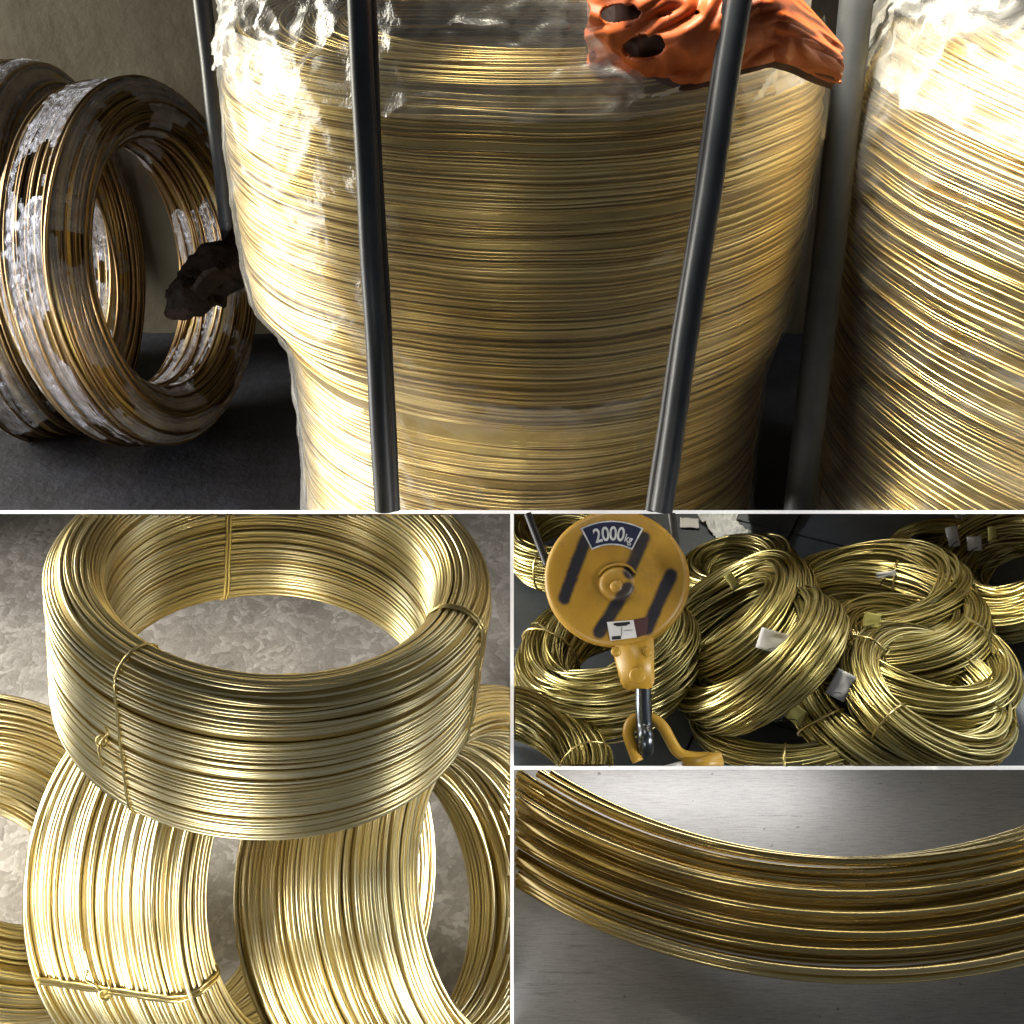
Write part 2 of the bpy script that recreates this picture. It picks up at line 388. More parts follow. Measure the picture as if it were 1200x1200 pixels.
def loose_coil(coil, parent, br, bs, wire, mat, turns, mess=1.0, n=120, sides=5, single=False, twist=.5, name='wire_turn', core=True, even=False):
    """a hank of wire: section half sizes br (radial) and bs (axial) in photo pixels"""
    k = coil.k; wr = wire * k / 2; th = np.linspace(0, 2 * math.pi, n, endpoint=False); rings, tones = [], []
    g0 = RNG.uniform(0, 6.28)
    for i in range(turns):
        q = RNG.uniform(0, 6.28); f = math.sqrt(RNG.uniform(.35, 1.0))
        if even: q, f = i * 2.39996 + RNG.normal() * .12, math.sqrt((i + .5) / turns)
        ang = q + twist * np.sin(th + g0) + wob(th, .16 * mess, (1, 2)); ff = f * (1 + wob(th, .09 * mess, (1, 2, 3)))
        rho = coil.R + br * k * ff * np.cos(ang) + wob(th, wr * mess * .5, (1, 2, 3)); ax = bs * k * ff * np.sin(ang) + wob(th, wr * mess * .5, (1, 2, 3))
        rings.append(coil.ring(rho, ax, th)); tones.append(np.clip(.5 + RNG.normal() * .25, 0, 1))
    build_turns(coil, parent, rings, wr, tones, mat, sides, single, name)
    a = np.linspace(0, 2 * math.pi, 20, endpoint=False)
    sec = np.stack([coil.R + br * k * np.cos(a), bs * k * np.sin(a), np.cos(a), np.sin(a)], 1); coil.sec = sec; coil.wr = wr
    if core:
        c = sec.copy(); c[:, 0] = coil.R + br * k * .62 * np.cos(a); c[:, 1] = bs * k * .62 * np.sin(a)
        link('inner_winding', torus_core(coil, c, 0, 72), M['core'], parent)
def tie(coil, parent, th0, thick=1.0, slant=0.0, mat=None, lift=1.6, double=False, clip=True, arc=None, sides=6):
    """a wire tied round the section at angle th0"""
    s = coil.sec; rho = s[:, 0] + s[:, 2] * coil.wr * lift; ax = s[:, 1] + s[:, 3] * coil.wr * lift
    for dd in ((-.011, .011) if double else (0,)):
        th = th0 + dd + slant * ax / max(1e-6, np.abs(ax).max())
        p = np.stack([coil.c + r * (math.cos(t) * coil.u + math.sin(t) * coil.v) + a * coil.n for r, a, t in zip(rho, ax, th)])
        p = p + RNG.normal(size=p.shape) * coil.wr * .12
        segs = runs(np.vstack([p, p[:1]]), coil.bay.planes) if clip else [p]
        me = tubes_mesh(segs, coil.wr * thick, sides)
        if me: link('tie_wire', me, mat or M['tie'], parent)

# ------------------------------------------------------------------ the display: dividers between the four bays
def box_me(lo, hi, bev=0.0):
    bm = bmesh.new(); bmesh.ops.create_cube(bm, size=1)
    for v in bm.verts: v.co = [(lo[i] + hi[i]) / 2 + v.co[i] * (hi[i] - lo[i]) for i in range(3)]
    if bev: bmesh.ops.bevel(bm, geom=bm.edges[:], offset=bev, segments=2, affect='EDGES', profile=.6)
    return bm_mesh(bm)
T = .0034
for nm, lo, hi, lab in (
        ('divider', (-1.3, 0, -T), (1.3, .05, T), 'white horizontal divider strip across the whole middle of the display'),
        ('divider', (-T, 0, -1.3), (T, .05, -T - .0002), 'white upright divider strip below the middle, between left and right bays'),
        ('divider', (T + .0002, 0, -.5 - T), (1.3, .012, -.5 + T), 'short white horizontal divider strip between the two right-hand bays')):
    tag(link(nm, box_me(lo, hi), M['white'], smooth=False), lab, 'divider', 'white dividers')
M['white'].node_tree.nodes['Principled BSDF'].inputs['Emission Strength'].default_value = .6  # glow added so the strips look clean white; they are no lamps

def sheet(name, bay, x0, x1, f0, f1, mat, u=0.0, nx=2, nf=2, rough=0.0, lab=None):
    vs, fs = [], []
    for j in range(nf + 1):
        for i in range(nx + 1):
            p = bay.loc(x0 + (x1 - x0) * i / nx, f0 + (f1 - f0) * j / nf, u)
            if rough: p = p + bay.U * rough * noise.noise(Vector(p) * 9)
            vs.append(p)
    for j in range(nf):
        for i in range(nx): a = j * (nx + 1) + i; fs.append((a, a + 1, a + nx + 2, a + nx + 1))
    me = clip_me(mesh(vs, fs), bay.planes)
    return tag(link(name, me, mat), kind='structure')

# ================================================================== BAY 1: drums of brass wire
sheet('dark_floor', bay1, -3, 3, 0, 3.2, M['asphalt'], nx=60, nf=40, rough=.012)
# back wall, standing on the floor far behind
wy = 1.15
bw = mesh([bay1.loc(-3.2, wy, -.2), bay1.loc(3.2, wy, -.2), bay1.loc(3.2, wy, 3.2), bay1.loc(-3.2, wy, 3.2)], [(0, 1, 2, 3)])
tag(link('back_wall', clip_me(bw, bay1.planes), M['wall']), kind='structure')

def lstep(h, th, amt):
    return -amt * np.clip((np.asarray(h) - .56) / .05, 0, 1) * np.clip(-np.cos(th) * 1.2, 0, 1)
def drum(name, px, py, y, Rpx, rim_py, prof, label, wire=2.9, rows_to=-1.6, skew=0.0, step=0.0):
    c = Coil(bay1, px, py, Rpx, .5, 90, y=y); c.n = bay1.U.copy(); c.u = np.array([1.0, 0, 0]); c.v = np.cross(c.n, c.u)
    # where the front of the rim is seen
    fr = -bay1.F
    ss = np.linspace(-1, 2, 3001); q = proj(c.c + ss[:, None] * c.n + c.R * fr)
    top = ss[np.argmin(abs(q[:, 1] - rim_py))]
    root = thing(name, c.c - c.n * .2, label, 'wire coil', 'upright wire coils in plastic')
    k = c.k; wr = wire * k / 2; th = np.linspace(0, 2 * math.pi, 126, endpoint=False)
    th = th[(np.sin(th) < .5)]; th = np.unwrap(np.where(th > math.pi * .75, th - 2 * math.pi, th)); th = np.sort(th)
    lines, tones, rad = [], [], []
    s = top; prev = 0
    drift = 0
    rows = []
    while s > top - rows_to:
        rows.append((c.R * prof(top - s), s)); s -= wr * 1.62 * RNG.uniform(.8, 1.2)
    for lay in range(44):                                        # top face, turn by turn inwards
        rows.append((c.R * prof(0) - (lay + 1) * wr * 2.1, top + wr * (1.2 if lay < 6 else 1.2) * RNG.uniform(.4, 1.5)))
    for r, s_ in rows:
        o = RNG.normal() * wr * .45 + (wr * 1.0 if RNG.random() < .12 else 0)
        rr = r + o + lstep(top - s_, th, step) + wob(th, wr * .6, (1, 2, 3, 4)); aa = s_ - skew * c.R * np.cos(th) + wob(th, wr * 1.2, (1, 2, 3)) + RNG.normal() * .009 * np.sin(th + RNG.uniform(0, 6.28)) * (1 if RNG.random() < .3 else .35)
        aa = aa + np.array([.010 * noise.noise(Vector((t * 1.3, s_ * 2.2, px))) + .003 * noise.noise(Vector((t * 4, s_ * 7, px))) for t in th]) * (1 if s_ < top - .04 else .2)
        tn = np.clip(.5 + RNG.normal() * .25 + .25 * noise.noise(Vector((s_ * 5, r, 3))), 0, 1)
        for g in runs(c.ring(rr, aa, th), bay1.planes): lines.append(g); tones.append(tn)
    tag(link('winding', tubes_mesh(lines, wr, 5, tones), M['drum'], root), kind='stuff')
    # solid windings underneath
    V = []; hs = np.linspace(0, -rows_to if rows_to < 0 else rows_to, 40); th2 = np.linspace(0, 2 * math.pi, 96, endpoint=False)
    for h in hs: V.append(c.ring(c.R * prof(h) + wr * .05 + lstep(h, th2, step), top - h - skew * c.R * np.cos(th2), th2))
    V.append(c.ring(np.full(96, c.R * prof(0) - 46 * wr * 2.1), top - skew * c.R * np.cos(th2), th2)); V.insert(0, V.pop())
    V = np.concatenate(V); S = len(hs) + 1
    i = np.arange(S - 1); kk = np.arange(96); l = (kk + 1) % 96
    qd = np.stack([i[:, None] * 96 + kk, i[:, None] * 96 + l, (i[:, None] + 1) * 96 + l, (i[:, None] + 1) * 96 + kk], -1).reshape(-1, 4)
    link('inner_winding', clip_me(quads(V, qd), bay1.planes), M['core'], root)
    c.skew = skew; c.step = step; c.top = top; c.prof = prof; c.root = root; c.pts = np.concatenate(lines); c.wr = wr; return c
def prof_main(h):      # h: distance down from the rim; an upper coil that bulges over a lower one
    k = 1.0 - .03 * math.exp(-(h / .06) ** 2) + .018 * math.sin(h * 6.0)
    if h > .60: k -= .055 * min(1, (h - .60) / .09)
    if h > .70: k -= .03 * min(1, (h - .70) / .6)
    return k * (1 - .03 * h)
def prof_right(h): return 1.0 - .09 * math.exp(-(h / .1) ** 2) + .012 * math.sin(h * 7) - .02 * h
d_main = drum('wire_coil', 612, 300, .45, 320, 104, prof_main, 'tall brass wire coil standing in the black rack under clear plastic film', rows_to=1.75, step=.035)
d_right = drum('wire_coil', 1296, 330, .40, 308, 225, prof_right, 'bright brass wire coil in a plastic bag, cut by the right edge', rows_to=2.1, skew=.25)

def film(coil, a0, a1, h0, h1, off, wrinkle, mat, nth=120, nh=90, freq=(5, 3), seed=0, folds=.0):
    vs = []; n2 = 0
    for j in range(nh + 1):
        h = h0 + (h1 - h0) * j / nh
        for i in range(nth + 1):
            a = math.radians(a0 + (a1 - a0) * i / nth)
            q = Vector((a * freq[0], h * freq[1] * 3, seed))
            wv = abs(noise.noise(q)) * 1.4 + .5 * abs(noise.noise(q * 2.3)) + .25 * noise.noise(q * 5)
            fold = folds * sum(w_ * (1 - abs(noise.noise(Vector((a * f1 + h * f2, h * .8 * f1 - a * f3, seed + o_))))) ** 7 for f1, f2, f3, o_, w_ in ((2.2, 4, 2, 9, 1), (4, -3, 1, 5, .6), (1, 7, 3, 2, .6))) 
            r = coil.R * coil.prof(max(0, h)) + float(lstep(h, a, coil.step)) + off + wrinkle * wv + fold
            if h < 0: r -= (h * h) * .9 + abs(h) * .35
            vs.append(coil.ring(np.array([r]), np.array([coil.top - h - coil.skew * coil.R * math.cos(a) + (wrinkle * wv * 1.5 if h < 0 else 0)]), np.array([a]))[0])
    i, j = np.meshgrid(np.arange(nth), np.arange(nh)); a = (j * (nth + 1) + i).ravel()
    q = np.stack([a, a + 1, a + nth + 2, a + nth + 1], -1)
    return link('plastic_film', clip_me(quads(np.array(vs), q), bay1.planes), mat, coil.root)
film(d_main, 165, 350, -.02, 1.7, .006, .006, M['film'], seed=1, folds=.007, nth=200, nh=160)
film(d_main, 150, 335, -.62, .05, .012, .013, M['film_bag'], nth=220, nh=150, freq=(4, 3), seed=4, folds=.02)
film(d_right, 150, 300, .0, 1.6, .008, .012, M['film'], seed=7, folds=.009, nth=200, nh=160)
film(d_right, 150, 330, -.6, .08, .012, .018, M['film_bag'], nth=200, nh=130, freq=(4, 3), seed=12, folds=.025)

# rack posts
def bar(name, p0, p1, r, mat, root, sides=20, squash=1.0, taper=1.0):
    ln = np.array([p0 + (p1 - p0) * t for t in np.linspace(0, 1, 24)])
    ln += np.array([[.003 * noise.noise(Vector((t * 5, r * 90, p0[0]))), .0, 0] for t in np.linspace(0, 1, 24)])
    v, q = tube(np.concatenate(runs(ln, bay1.planes)), r, sides); return link(name, quads(v, q), mat, root)
rack_specs = [
    ((230, -60, .42), (276, 330, .62), 11.0, 'steel', 'thin black rack post left of the tall coil, partly behind it'),
    ((417, -60, -.52), (455, 660, -.20), 13.5, 'steel', 'black rack post in front of the tall coil on its left'),
    ((876, -60, -.52), (765, 660, -.20), 14.0, 'steel', 'slanting black rack post in front of the tall coil on its right'),
    ((1010, -60, .10), (930, 660, .40), 19.0, 'greysteel', 'wide grey rack post in the gap between the two brass coils')]
for (a, b, wpx, mt, lab) in rack_specs:
    p0, p1 = P(*a), P(*b); root = thing('rack_post', p1, lab, 'post', 'posts of the steel rack')
    k = scale((a[2] + b[2]) / 2)
    bar('post_tube', p0, p1, wpx * k, M[mt], root)
    # black bar along the two front posts, standing in for their shaded side
    sd = np.array([wpx * k * .72, -.0, 0]) * (1 if a[0] < 600 else -1)
    if 300 < a[0] < 900: bar('shaded_side', p0 + sd + [0, .03, 0], p1 + sd + [0, .03, 0], wpx * k * .55, M['black'], root, 8)

# orange bent steel sheet with punched holes lying over the rim
def orange_sheet():
    root = thing('bent_steel_sheet', P(830, 60, -.2), 'bent rusty orange steel sheet with holes, on top of the tall coil', 'metal scrap')
    def surf(u, v):     # u along the sheet 0..1, v from back/top 0 to front/bottom 1
        px = 690 + 295 * u
        topy = -70 + 30 * u + 300 * max(0, u - .68)
        bot = 78 + 20 * math.sin(u * 2.2) - 110 * max(0, u - .45) + 240 * max(0, u - .74) + 7 * noise.noise(Vector((u * 9, 1, 1)))
        py = topy + (bot - topy) * v
        bulge = math.sin(v * 2.6 + .3)
        y = -.235 - .13 * bulge - .10 * math.sin(u * 3.0) + .03 * noise.noise(Vector((u * 5, v * 4, 2))) + .03 * abs(noise.noise(Vector((u * 9 + v * 4, v * 5, 7))))
        if u > .78: y += (u - .78) * .5
        return P(px + 6 * noise.noise(Vector((v * 6, u * 3, 0))), py, y)
    HOLES = ((757, 54, 26, 13, 0.12), (728, 16, 24, 11, .1), (816, 17, 7, 4, 0), (781, 20, 9, 2.5, .2))
    def holed(px, py):
        for cx, cy, rx, ry, an in HOLES:
            dx, dy = px - cx, py - cy; c_, s_ = math.cos(an), math.sin(an); X_, Y_ = dx * c_ - dy * s_, dx * s_ + dy * c_
            if (X_ / rx) ** 2 + (Y_ / ry) ** 2 < 1: return True
        return False
    nu, nv = 200, 120; vs = [surf(i / nu, j / nv) for j in range(nv + 1) for i in range(nu + 1)]; fs = []
    pr = proj(np.array(vs))
    for j in range(nv):
        for i in range(nu):
            a = j * (nu + 1) + i; cpx = pr[[a, a + nu + 2]].mean(0)
            if not holed(*cpx): fs.append((a, a + 1, a + nu + 2, a + nu + 1))
    used, cut = set(), set()
    for f_ in fs: used.update(f_)
    allf = set(fs)
    for j in range(nv):
        for i in range(nu):
            a = j * (nu + 1) + i; f_ = (a, a + 1, a + nu + 2, a + nu + 1)
            if f_ not in allf: cut.update(f_)
    for k_ in used & cut:                                   # snap the rims of the holes to smooth ovals
        best = min(HOLES, key=lambda h_: abs(math.hypot((pr[k_][0] - h_[0]) / h_[2], (pr[k_][1] - h_[1]) / h_[3]) - 1))
        cx, cy, rx, ry, an = best; dx, dy = pr[k_] - [cx, cy]; c_, s_ = math.cos(an), math.sin(an); X_, Y_ = dx * c_ - dy * s_, dx * s_ + dy * c_
        q_ = math.hypot(X_ / rx, Y_ / ry); X_, Y_ = X_ / q_, Y_ / q_
        vs[k_] = P(cx + X_ * c_ + Y_ * s_, cy - X_ * s_ + Y_ * c_, vs[k_][1])
    o = link('curved_sheet', mesh(vs, fs), M['orange'], root)
    s = o.modifiers.new('thick', 'SOLIDIFY'); s.thickness = .006; s.offset = -1
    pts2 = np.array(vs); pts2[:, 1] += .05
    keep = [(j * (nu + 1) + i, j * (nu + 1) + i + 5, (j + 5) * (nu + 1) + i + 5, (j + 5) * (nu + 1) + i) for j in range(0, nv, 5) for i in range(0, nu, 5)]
    link('back_fold', mesh(pts2, keep), M['rustshade'], root)  # back layer coloured dark for the shade inside the holes
    # torn tab hanging below, and the folded flap at the left end
    def patch(nm, pts, y0, mat):
        n = len(pts); f = [P(x, yy, y0 + .02 * math.sin(i)) for i, (x, yy) in enumerate(pts)]
        c0 = sum(f) / n; bm = bmesh.new(); vv = [bm.verts.new(p) for p in f]; cc = bm.verts.new(c0 + np.array([0, -.02, 0]))
        for i in range(n): bm.faces.new((vv[i], vv[(i + 1) % n], cc))
        bmesh.ops.subdivide_edges(bm, edges=bm.edges[:], cuts=3, use_grid_fill=True)
        for v in bm.verts: v.co.y += .012 * noise.noise(v.co * 25)
        oo = link(nm, bm_mesh(bm), mat, root); m_ = oo.modifiers.new('thick', 'SOLIDIFY'); m_.thickness = .01
    patch('torn_tab', [(755, 76), (800, 78), (830, 76), (800, 92), (772, 108), (768, 92)], -.26, M['orange'])
    patch('folded_flap', [(690, 62), (696, 30), (718, 8), (745, 4), (738, 30), (722, 46), (730, 66), (724, 78), (692, 76)], -.30, M['orange'])
    return root
orange_sheet()

# dark charred wood stub between the leaning coils and the tall coil
def wood_stub():
    root = thing('wood_block', P(240, 330, .6), 'dark charred wood stub poking out from behind the tall coil', 'wood')
    a, b = P(322, 262, .62), P(204, 362, .50); n = 70; ln = np.array([a + (b - a) * t for t in np.linspace(0, 1, n)])
    rad = np.array([.056 * min(1, ((n - i) / 9) ** .5) for i in range(n)])
    v, q = tube(ln, rad, 44)
    v = np.array([p + np.array(noise.noise_vector(Vector(p) * 12)) * .035 + np.array(noise.noise_vector(Vector(p) * 38)) * .014 + np.array(noise.noise_vector(Vector(p) * 90)) * .005 for p in v])
    bm = bmesh.new(); me = quads(v, q); bm.from_mesh(me); bmesh.ops.holes_fill(bm, edges=[e for e in bm.edges if e.is_boundary])
    link('charred_body', bm_mesh(bm), M['bark'], root)
    v2, q2 = tube(np.array([P(232, 345, .42), P(243, 328, .42), P(258, 322, .43)]), .02, 7)
    link('split_splinter', quads(np.array([p + np.array(noise.noise_vector(Vector(p) * 40)) * .008 for p in v2]), q2), M['bark'], root)
wood_stub()

# two leaning stretch-wrapped coils at the left
def wrapped(px, py, R, ratio, phi, y, label, rin, rout, width):
    c = Coil(bay1, px, py, R, ratio, phi, y=y); root = thing('wrapped_wire_coil', c.c - bay1.U * c.R, label, 'wire coil', 'leaning coils in stretch wrap')
    neat_coil(c, root, rin, rout, width, 4.6, M['brown'], corner=.42, jit=.8, n=120, sides=5, single=False)
    # stretch wrap: wound bands over most of the ring, open where it has torn
    sec = rounded_section(rin * c.k, rout * c.k, width * c.k, .42 * (rout - rin) * c.k, 3.2 * c.k); S = len(sec); n = 400
    th = np.linspace(0, 2 * math.pi, n, endpoint=False); V = []
    for a in th:
        for r, ax, nr, na in sec:
            o = 2.2 * c.k + 3.2 * c.k * abs(noise.noise(Vector((a * 14, r * 30 + ax * 40, px))))
            p = c.c + (r + nr * o) * (math.cos(a) * c.u + math.sin(a) * c.v) + (ax + na * o) * c.n; V.append(p)
    V = np.array(V); keep = []
    for i in range(n):
        for j in range(S):
            g = noise.noise(Vector((th[i] * 1.6, sec[j, 0] * 8, sec[j, 1] * 8 + px))) + .10 * noise.noise(Vector((th[i] * 9, sec[j, 0] * 40, sec[j, 1] * 40)))
            if g > -.12: keep.append((i * S + j, i * S + (j + 1) % S, ((i + 1) % n) * S + (j + 1) % S, ((i + 1) % n) * S + j))
    link('stretch_wrap', quads(V, np.array(keep)), M['wrap'], root)
    return c, root
wrapped(165, 311, 176, .55, 4, .92, 'front leaning brass coil in torn stretch wrap, open ring at the left', 146, 208, 92)
wrapped(48, 298, 176, .42, 4, 1.12, 'rear leaning brass coil in stretch wrap, mostly hidden at the left edge', 146, 214, 92)

# ================================================================== BAY 2: coils on pebbled concrete
sheet('concrete_floor', bay2, -2.2, 0, -.6, 2.2, M['terrazzo'], nx=60, nf=60, rough=.006)
c_top = Coil(bay2, 318, 738, 226, .62, 88, y=-.58)
r_top = thing('wire_coil', c_top.c - c_top.n * .2, 'large shiny brass wire coil lying on top of the other coils', 'wire coil', 'coils on concrete')
neat_coil(c_top, r_top, 188, 248, 205, 4.4, M['pale'], corner=.5, jit=.38, n=132, sides=5)
cA = Coil(bay2, -10, 1010, 200, .75, 60, h=.0, wpx=150)
rA = thing('wire_coil', cA.c, 'brass wire coil cut by the left edge, behind the upright coil', 'wire coil', 'coils on concrete')
neat_coil(cA, rA, 118, 215, 150, 5.4, M['pale'], corner=.45, jit=.5, n=110, sides=5)
cB = Coil(bay2, 285, 1022, 205, .68, -4, h=.035, wpx=240)
rB = thing('wire_coil', cB.c - bay2.U * cB.R, 'upright brass wire coil at lower left with a tie wire round its rows', 'wire coil', 'coils on concrete')
neat_coil(cB, rB, 172, 225, 240, 5.0, M['pale'], corner=.44, jit=.5, n=132, sides=5)
cC = Coil(bay2, 522, 1045, 205, .66, 6, h=.035, wpx=240)
rC = thing('wire_coil', cC.c - bay2.U * cC.R, 'upright brass wire coil at lower right, rows facing left, beside the divider', 'wire coil', 'coils on concrete')
neat_coil(cC, rC, 172, 225, 240, 5.0, M['pale'], corner=.44, jit=.5, n=132, sides=5)
# tie wires
tie(c_top, r_top, c_top.theta(142, 800), .8, -.04); tie(c_top, r_top, c_top.theta(545, 712), .8, .0, double=True)
tie(c_top, r_top, c_top.theta(252, 640, False), .9, double=True)
tie(cB, rB, cB.theta(150, 1160), .9, .0, double=True)
def knot(c, root, px, py, ends):
    y0 = c.surf(px, py)[1] - c.wr * 2; p = lambda x, y, d=0: P(x, y, y0 - d)
    a = np.linspace(0, 4 * math.pi, 36)
    loop = [p(px + 6 * math.cos(t), py + 6 * math.sin(t), .006 * math.sin(t / 2)) for t in a]
    v, q = tube(np.array(loop), c.wr * .75, 6); link('knot', quads(v, q), M['tie'], root)
    for e in ends:
        v, q = tube(smooth_line([p(px, py)] + [p(x, y, .01) for x, y in e], 24), c.wr * .75, 6); link('knot_end', quads(v, q), M['tie'], root)
knot(c_top, r_top, 119, 869, [[(116, 880), (120, 898)], [(126, 860), (122, 852)]])
knot(cB, rB, 122, 1166, [[(112, 1155), (100, 1148), (102, 1137)], [(128, 1158), (126, 1148)]])

# ================================================================== BAY 3: hook block over a heap of coils
fl3 = sheet('workshop_floor', bay3, 0, 2.2, -.05, 2.0, M['black'], u=-.012)
ang = math.radians(-24); fx = np.cos(ang) * bay3.X + np.sin(ang) * bay3.F; ff = -np.sin(ang) * bay3.X + np.cos(ang) * bay3.F
for i in range(-5, 9):
    for j in range(-3, 7):
        o = bay3.loc(.02, .35, 0) + fx * i * .42 + ff * j * .33
        bm = bmesh.new(); g = .003
        q = [o + fx * (g + (.42 - 2 * g) * a) + ff * (g + (.33 - 2 * g) * b) for a, b in ((0, 0), (1, 0), (1, 1), (0, 1))]
        t_ = [bm.verts.new(p) for p in q]; b_ = [bm.verts.new(p - bay3.U * .01) for p in q]
        bm.faces.new(t_)
        for m_ in range(4): bm.faces.new((t_[m_], b_[m_], b_[(m_ + 1) % 4], t_[(m_ + 1) % 4]))
        clip_bm(bm, bay3.planes + [(bay3.F, bay3.O @ bay3.F - .0)])
        if len(bm.faces): link('slab', bm_mesh(bm), M['slab'], fl3, smooth=False)
        else: bm.free()

heap = [  # px, py, R, ratio, phi, height, br, bs, turns, label
    (668, 636, 62, .50, 95, .0, 19, 24, 90, 'brass wire coil behind the hook block at the upper left'),
    (712, 772, 80, .62, 112, .0, 32, 42, 210, 'thick brass wire coil directly behind and below the yellow disc'),
    (866, 672, 52, .50, 100, .02, 18, 22, 95, 'small tangled brass coil below the white sheet'),
    (860, 732, 82, .40, 128, .0, 28, 34, 150, 'brass wire coil just right of the yellow disc'),
    (893, 772, 86, .38, 128, .05, 25, 30, 135, 'brass wire coil with a large white paper tag'),
    (925, 838, 98, .50, 92, .0, 17, 14, 65, 'thin brass wire ring lying at the bottom beside the hook'),
    (1022, 704, 94, .46, 96, .0, 24, 28, 120, 'brass wire coil at the back of the heap'),
    (1036, 728, 98, .46, 86, .05, 25, 28, 130, 'brass wire coil with a thin tie, middle layer of the heap'),
    (1076, 776, 94, .50, 70, .06, 24, 30, 130, 'brass wire coil with a round yellow tag'),
    (1030, 830, 98, .55, 58, .0, 24, 26, 115, 'brass wire coil with a folded white tag, under the front ring'),
    (1088, 816, 86, .58, 54, .08, 22, 24, 105, 'open brass wire ring on the front right of the heap'),
    (1100, 648, 48, .50, 92, .0, 14, 17, 60, 'small dark brass ring at the back right'),
    (1190, 668, 68, .70, 112, .0, 32, 32, 150, 'thick brass wire coil cut by the right edge'),
    (612, 890, 84, .60, 66, .02, 30, 32, 150, 'glinting brass wire coil in the bottom left corner, beside the divider')]
H = []
for (px, py, R, ra, ph, h, br, bs, tn, lab) in heap:
    c = Coil(bay3, px, py, R, ra, ph, h=h + .01, wpx=2 * bs); c.c = c.c + bay3.U * .0
    root = thing('wire_coil', c.c, lab, 'wire coil', 'heap of brass coils')
    loose_coil(c, root, br, bs, 3.0, M['olive'], tn, mess=1.3, n=84); H.append((c, root))

# crane hook block hanging in front of the heap
HB = P(722, 678, -.16); kb = scale(-.16); d_ = ray(722, 678)
bn = unit(-d_ + np.array([.04, 0, .22])); bx = unit(np.array([1.0, 0, 0]) - bn[0] * bn); bz = np.cross(bn, bx) * -1
if bz[2] < 0: bz = -bz
def hb(px, py, dep=0.0):
    d = ray(px, py); return CAM + d * (((HB - CAM) @ bn) / (d @ bn)) + dep * kb * bn
block = thing('hook_block', hb(750, 900), 'yellow crane hook block with black stripes hanging over the coils', 'crane hook')
def stripe_paint():
    m, nt, b = nmat('striped_yellow_paint'); co = coords(nt)
    col = mixc(nt, ramp(nt, tex_noise(nt, 12, 6, .65), [(.35, (0, 0, 0)), (.68, (1, 1, 1))]), (.36, .205, .02), (.28, .15, .016))
    wn = node(nt, 'ShaderNodeTexNoise', Scale=60.0, Detail=4.0); nt.links.new(co, wn.inputs['Vector'])
    fac = None
    for a, c in (((686, 634), (661, 702)), ((754, 632), (737, 672)), ((735, 690), (702, 742)), ((786, 675), (758, 738))):
        A, B = hb(*a, 6), hb(*c, 6); ba = B - A
        sub = node(nt, 'ShaderNodeVectorMath', operation='SUBTRACT'); nt.links.new(co, sub.inputs[0]); sub.inputs[1].default_value = A
        dt = node(nt, 'ShaderNodeVectorMath', operation='DOT_PRODUCT'); nt.links.new(sub.outputs[0], dt.inputs[0]); dt.inputs[1].default_value = ba / (ba @ ba)
        cl = node(nt, 'ShaderNodeClamp'); nt.links.new(dt.outputs['Value'], cl.inputs[0])
        sc = node(nt, 'ShaderNodeVectorMath', operation='SCALE'); sc.inputs[0].default_value = ba; nt.links.new(cl.outputs[0], sc.inputs['Scale'])
        s2 = node(nt, 'ShaderNodeVectorMath', operation='SUBTRACT'); nt.links.new(sub.outputs[0], s2.inputs[0]); nt.links.new(sc.outputs[0], s2.inputs[1])
        flat = node(nt, 'ShaderNodeVectorMath', operation='MULTIPLY'); nt.links.new(s2.outputs[0], flat.inputs[0]); flat.inputs[1].default_value = (1, .05, 1)
        ln = node(nt, 'ShaderNodeVectorMath', operation='LENGTH'); nt.links.new(flat.outputs[0], ln.inputs[0])
        jt = node(nt, 'ShaderNodeMath', operation='MULTIPLY_ADD'); nt.links.new(wn.outputs['Fac'], jt.inputs[0]); jt.inputs[1].default_value = 4 * kb; nt.links.new(ln.outputs['Value'], jt.inputs[2])
        mr = node(nt, 'ShaderNodeMapRange'); mr.inputs[1].default_value = 7.5 * kb; mr.inputs[2].default_value = 11.5 * kb; mr.inputs[3].default_value = 1; mr.inputs[4].default_value = 0
        nt.links.new(jt.outputs[0], mr.inputs[0])
        if fac is None: fac = mr.outputs[0]
        else:
            mx = node(nt, 'ShaderNodeMath', operation='MAXIMUM'); nt.links.new(fac, mx.inputs[0]); nt.links.new(mr.outputs[0], mx.inputs[1]); fac = mx.outputs[0]
    col = mixc(nt, fac, col, (.012, .012, .018))
    col = mixc(nt, ramp(nt, tex_noise(nt, 45, 5, .7), [(.66, (0, 0, 0)), (.72, (.8, .8, .8))]), col, (.16, .08, .03))
    col = mixc(nt, ramp(nt, tex_noise(nt, 9, 8, .75), [(.52, (0, 0, 0)), (.75, (.6, .6, .6))]), col, (.10, .06, .02))
    nt.links.new(col, b.inputs['Base Color']); b.inputs['Roughness'].default_value = .45
    bump(nt, b, tex_noise(nt, 90, 4), .12, .001); return m
M['striped'] = stripe_paint()
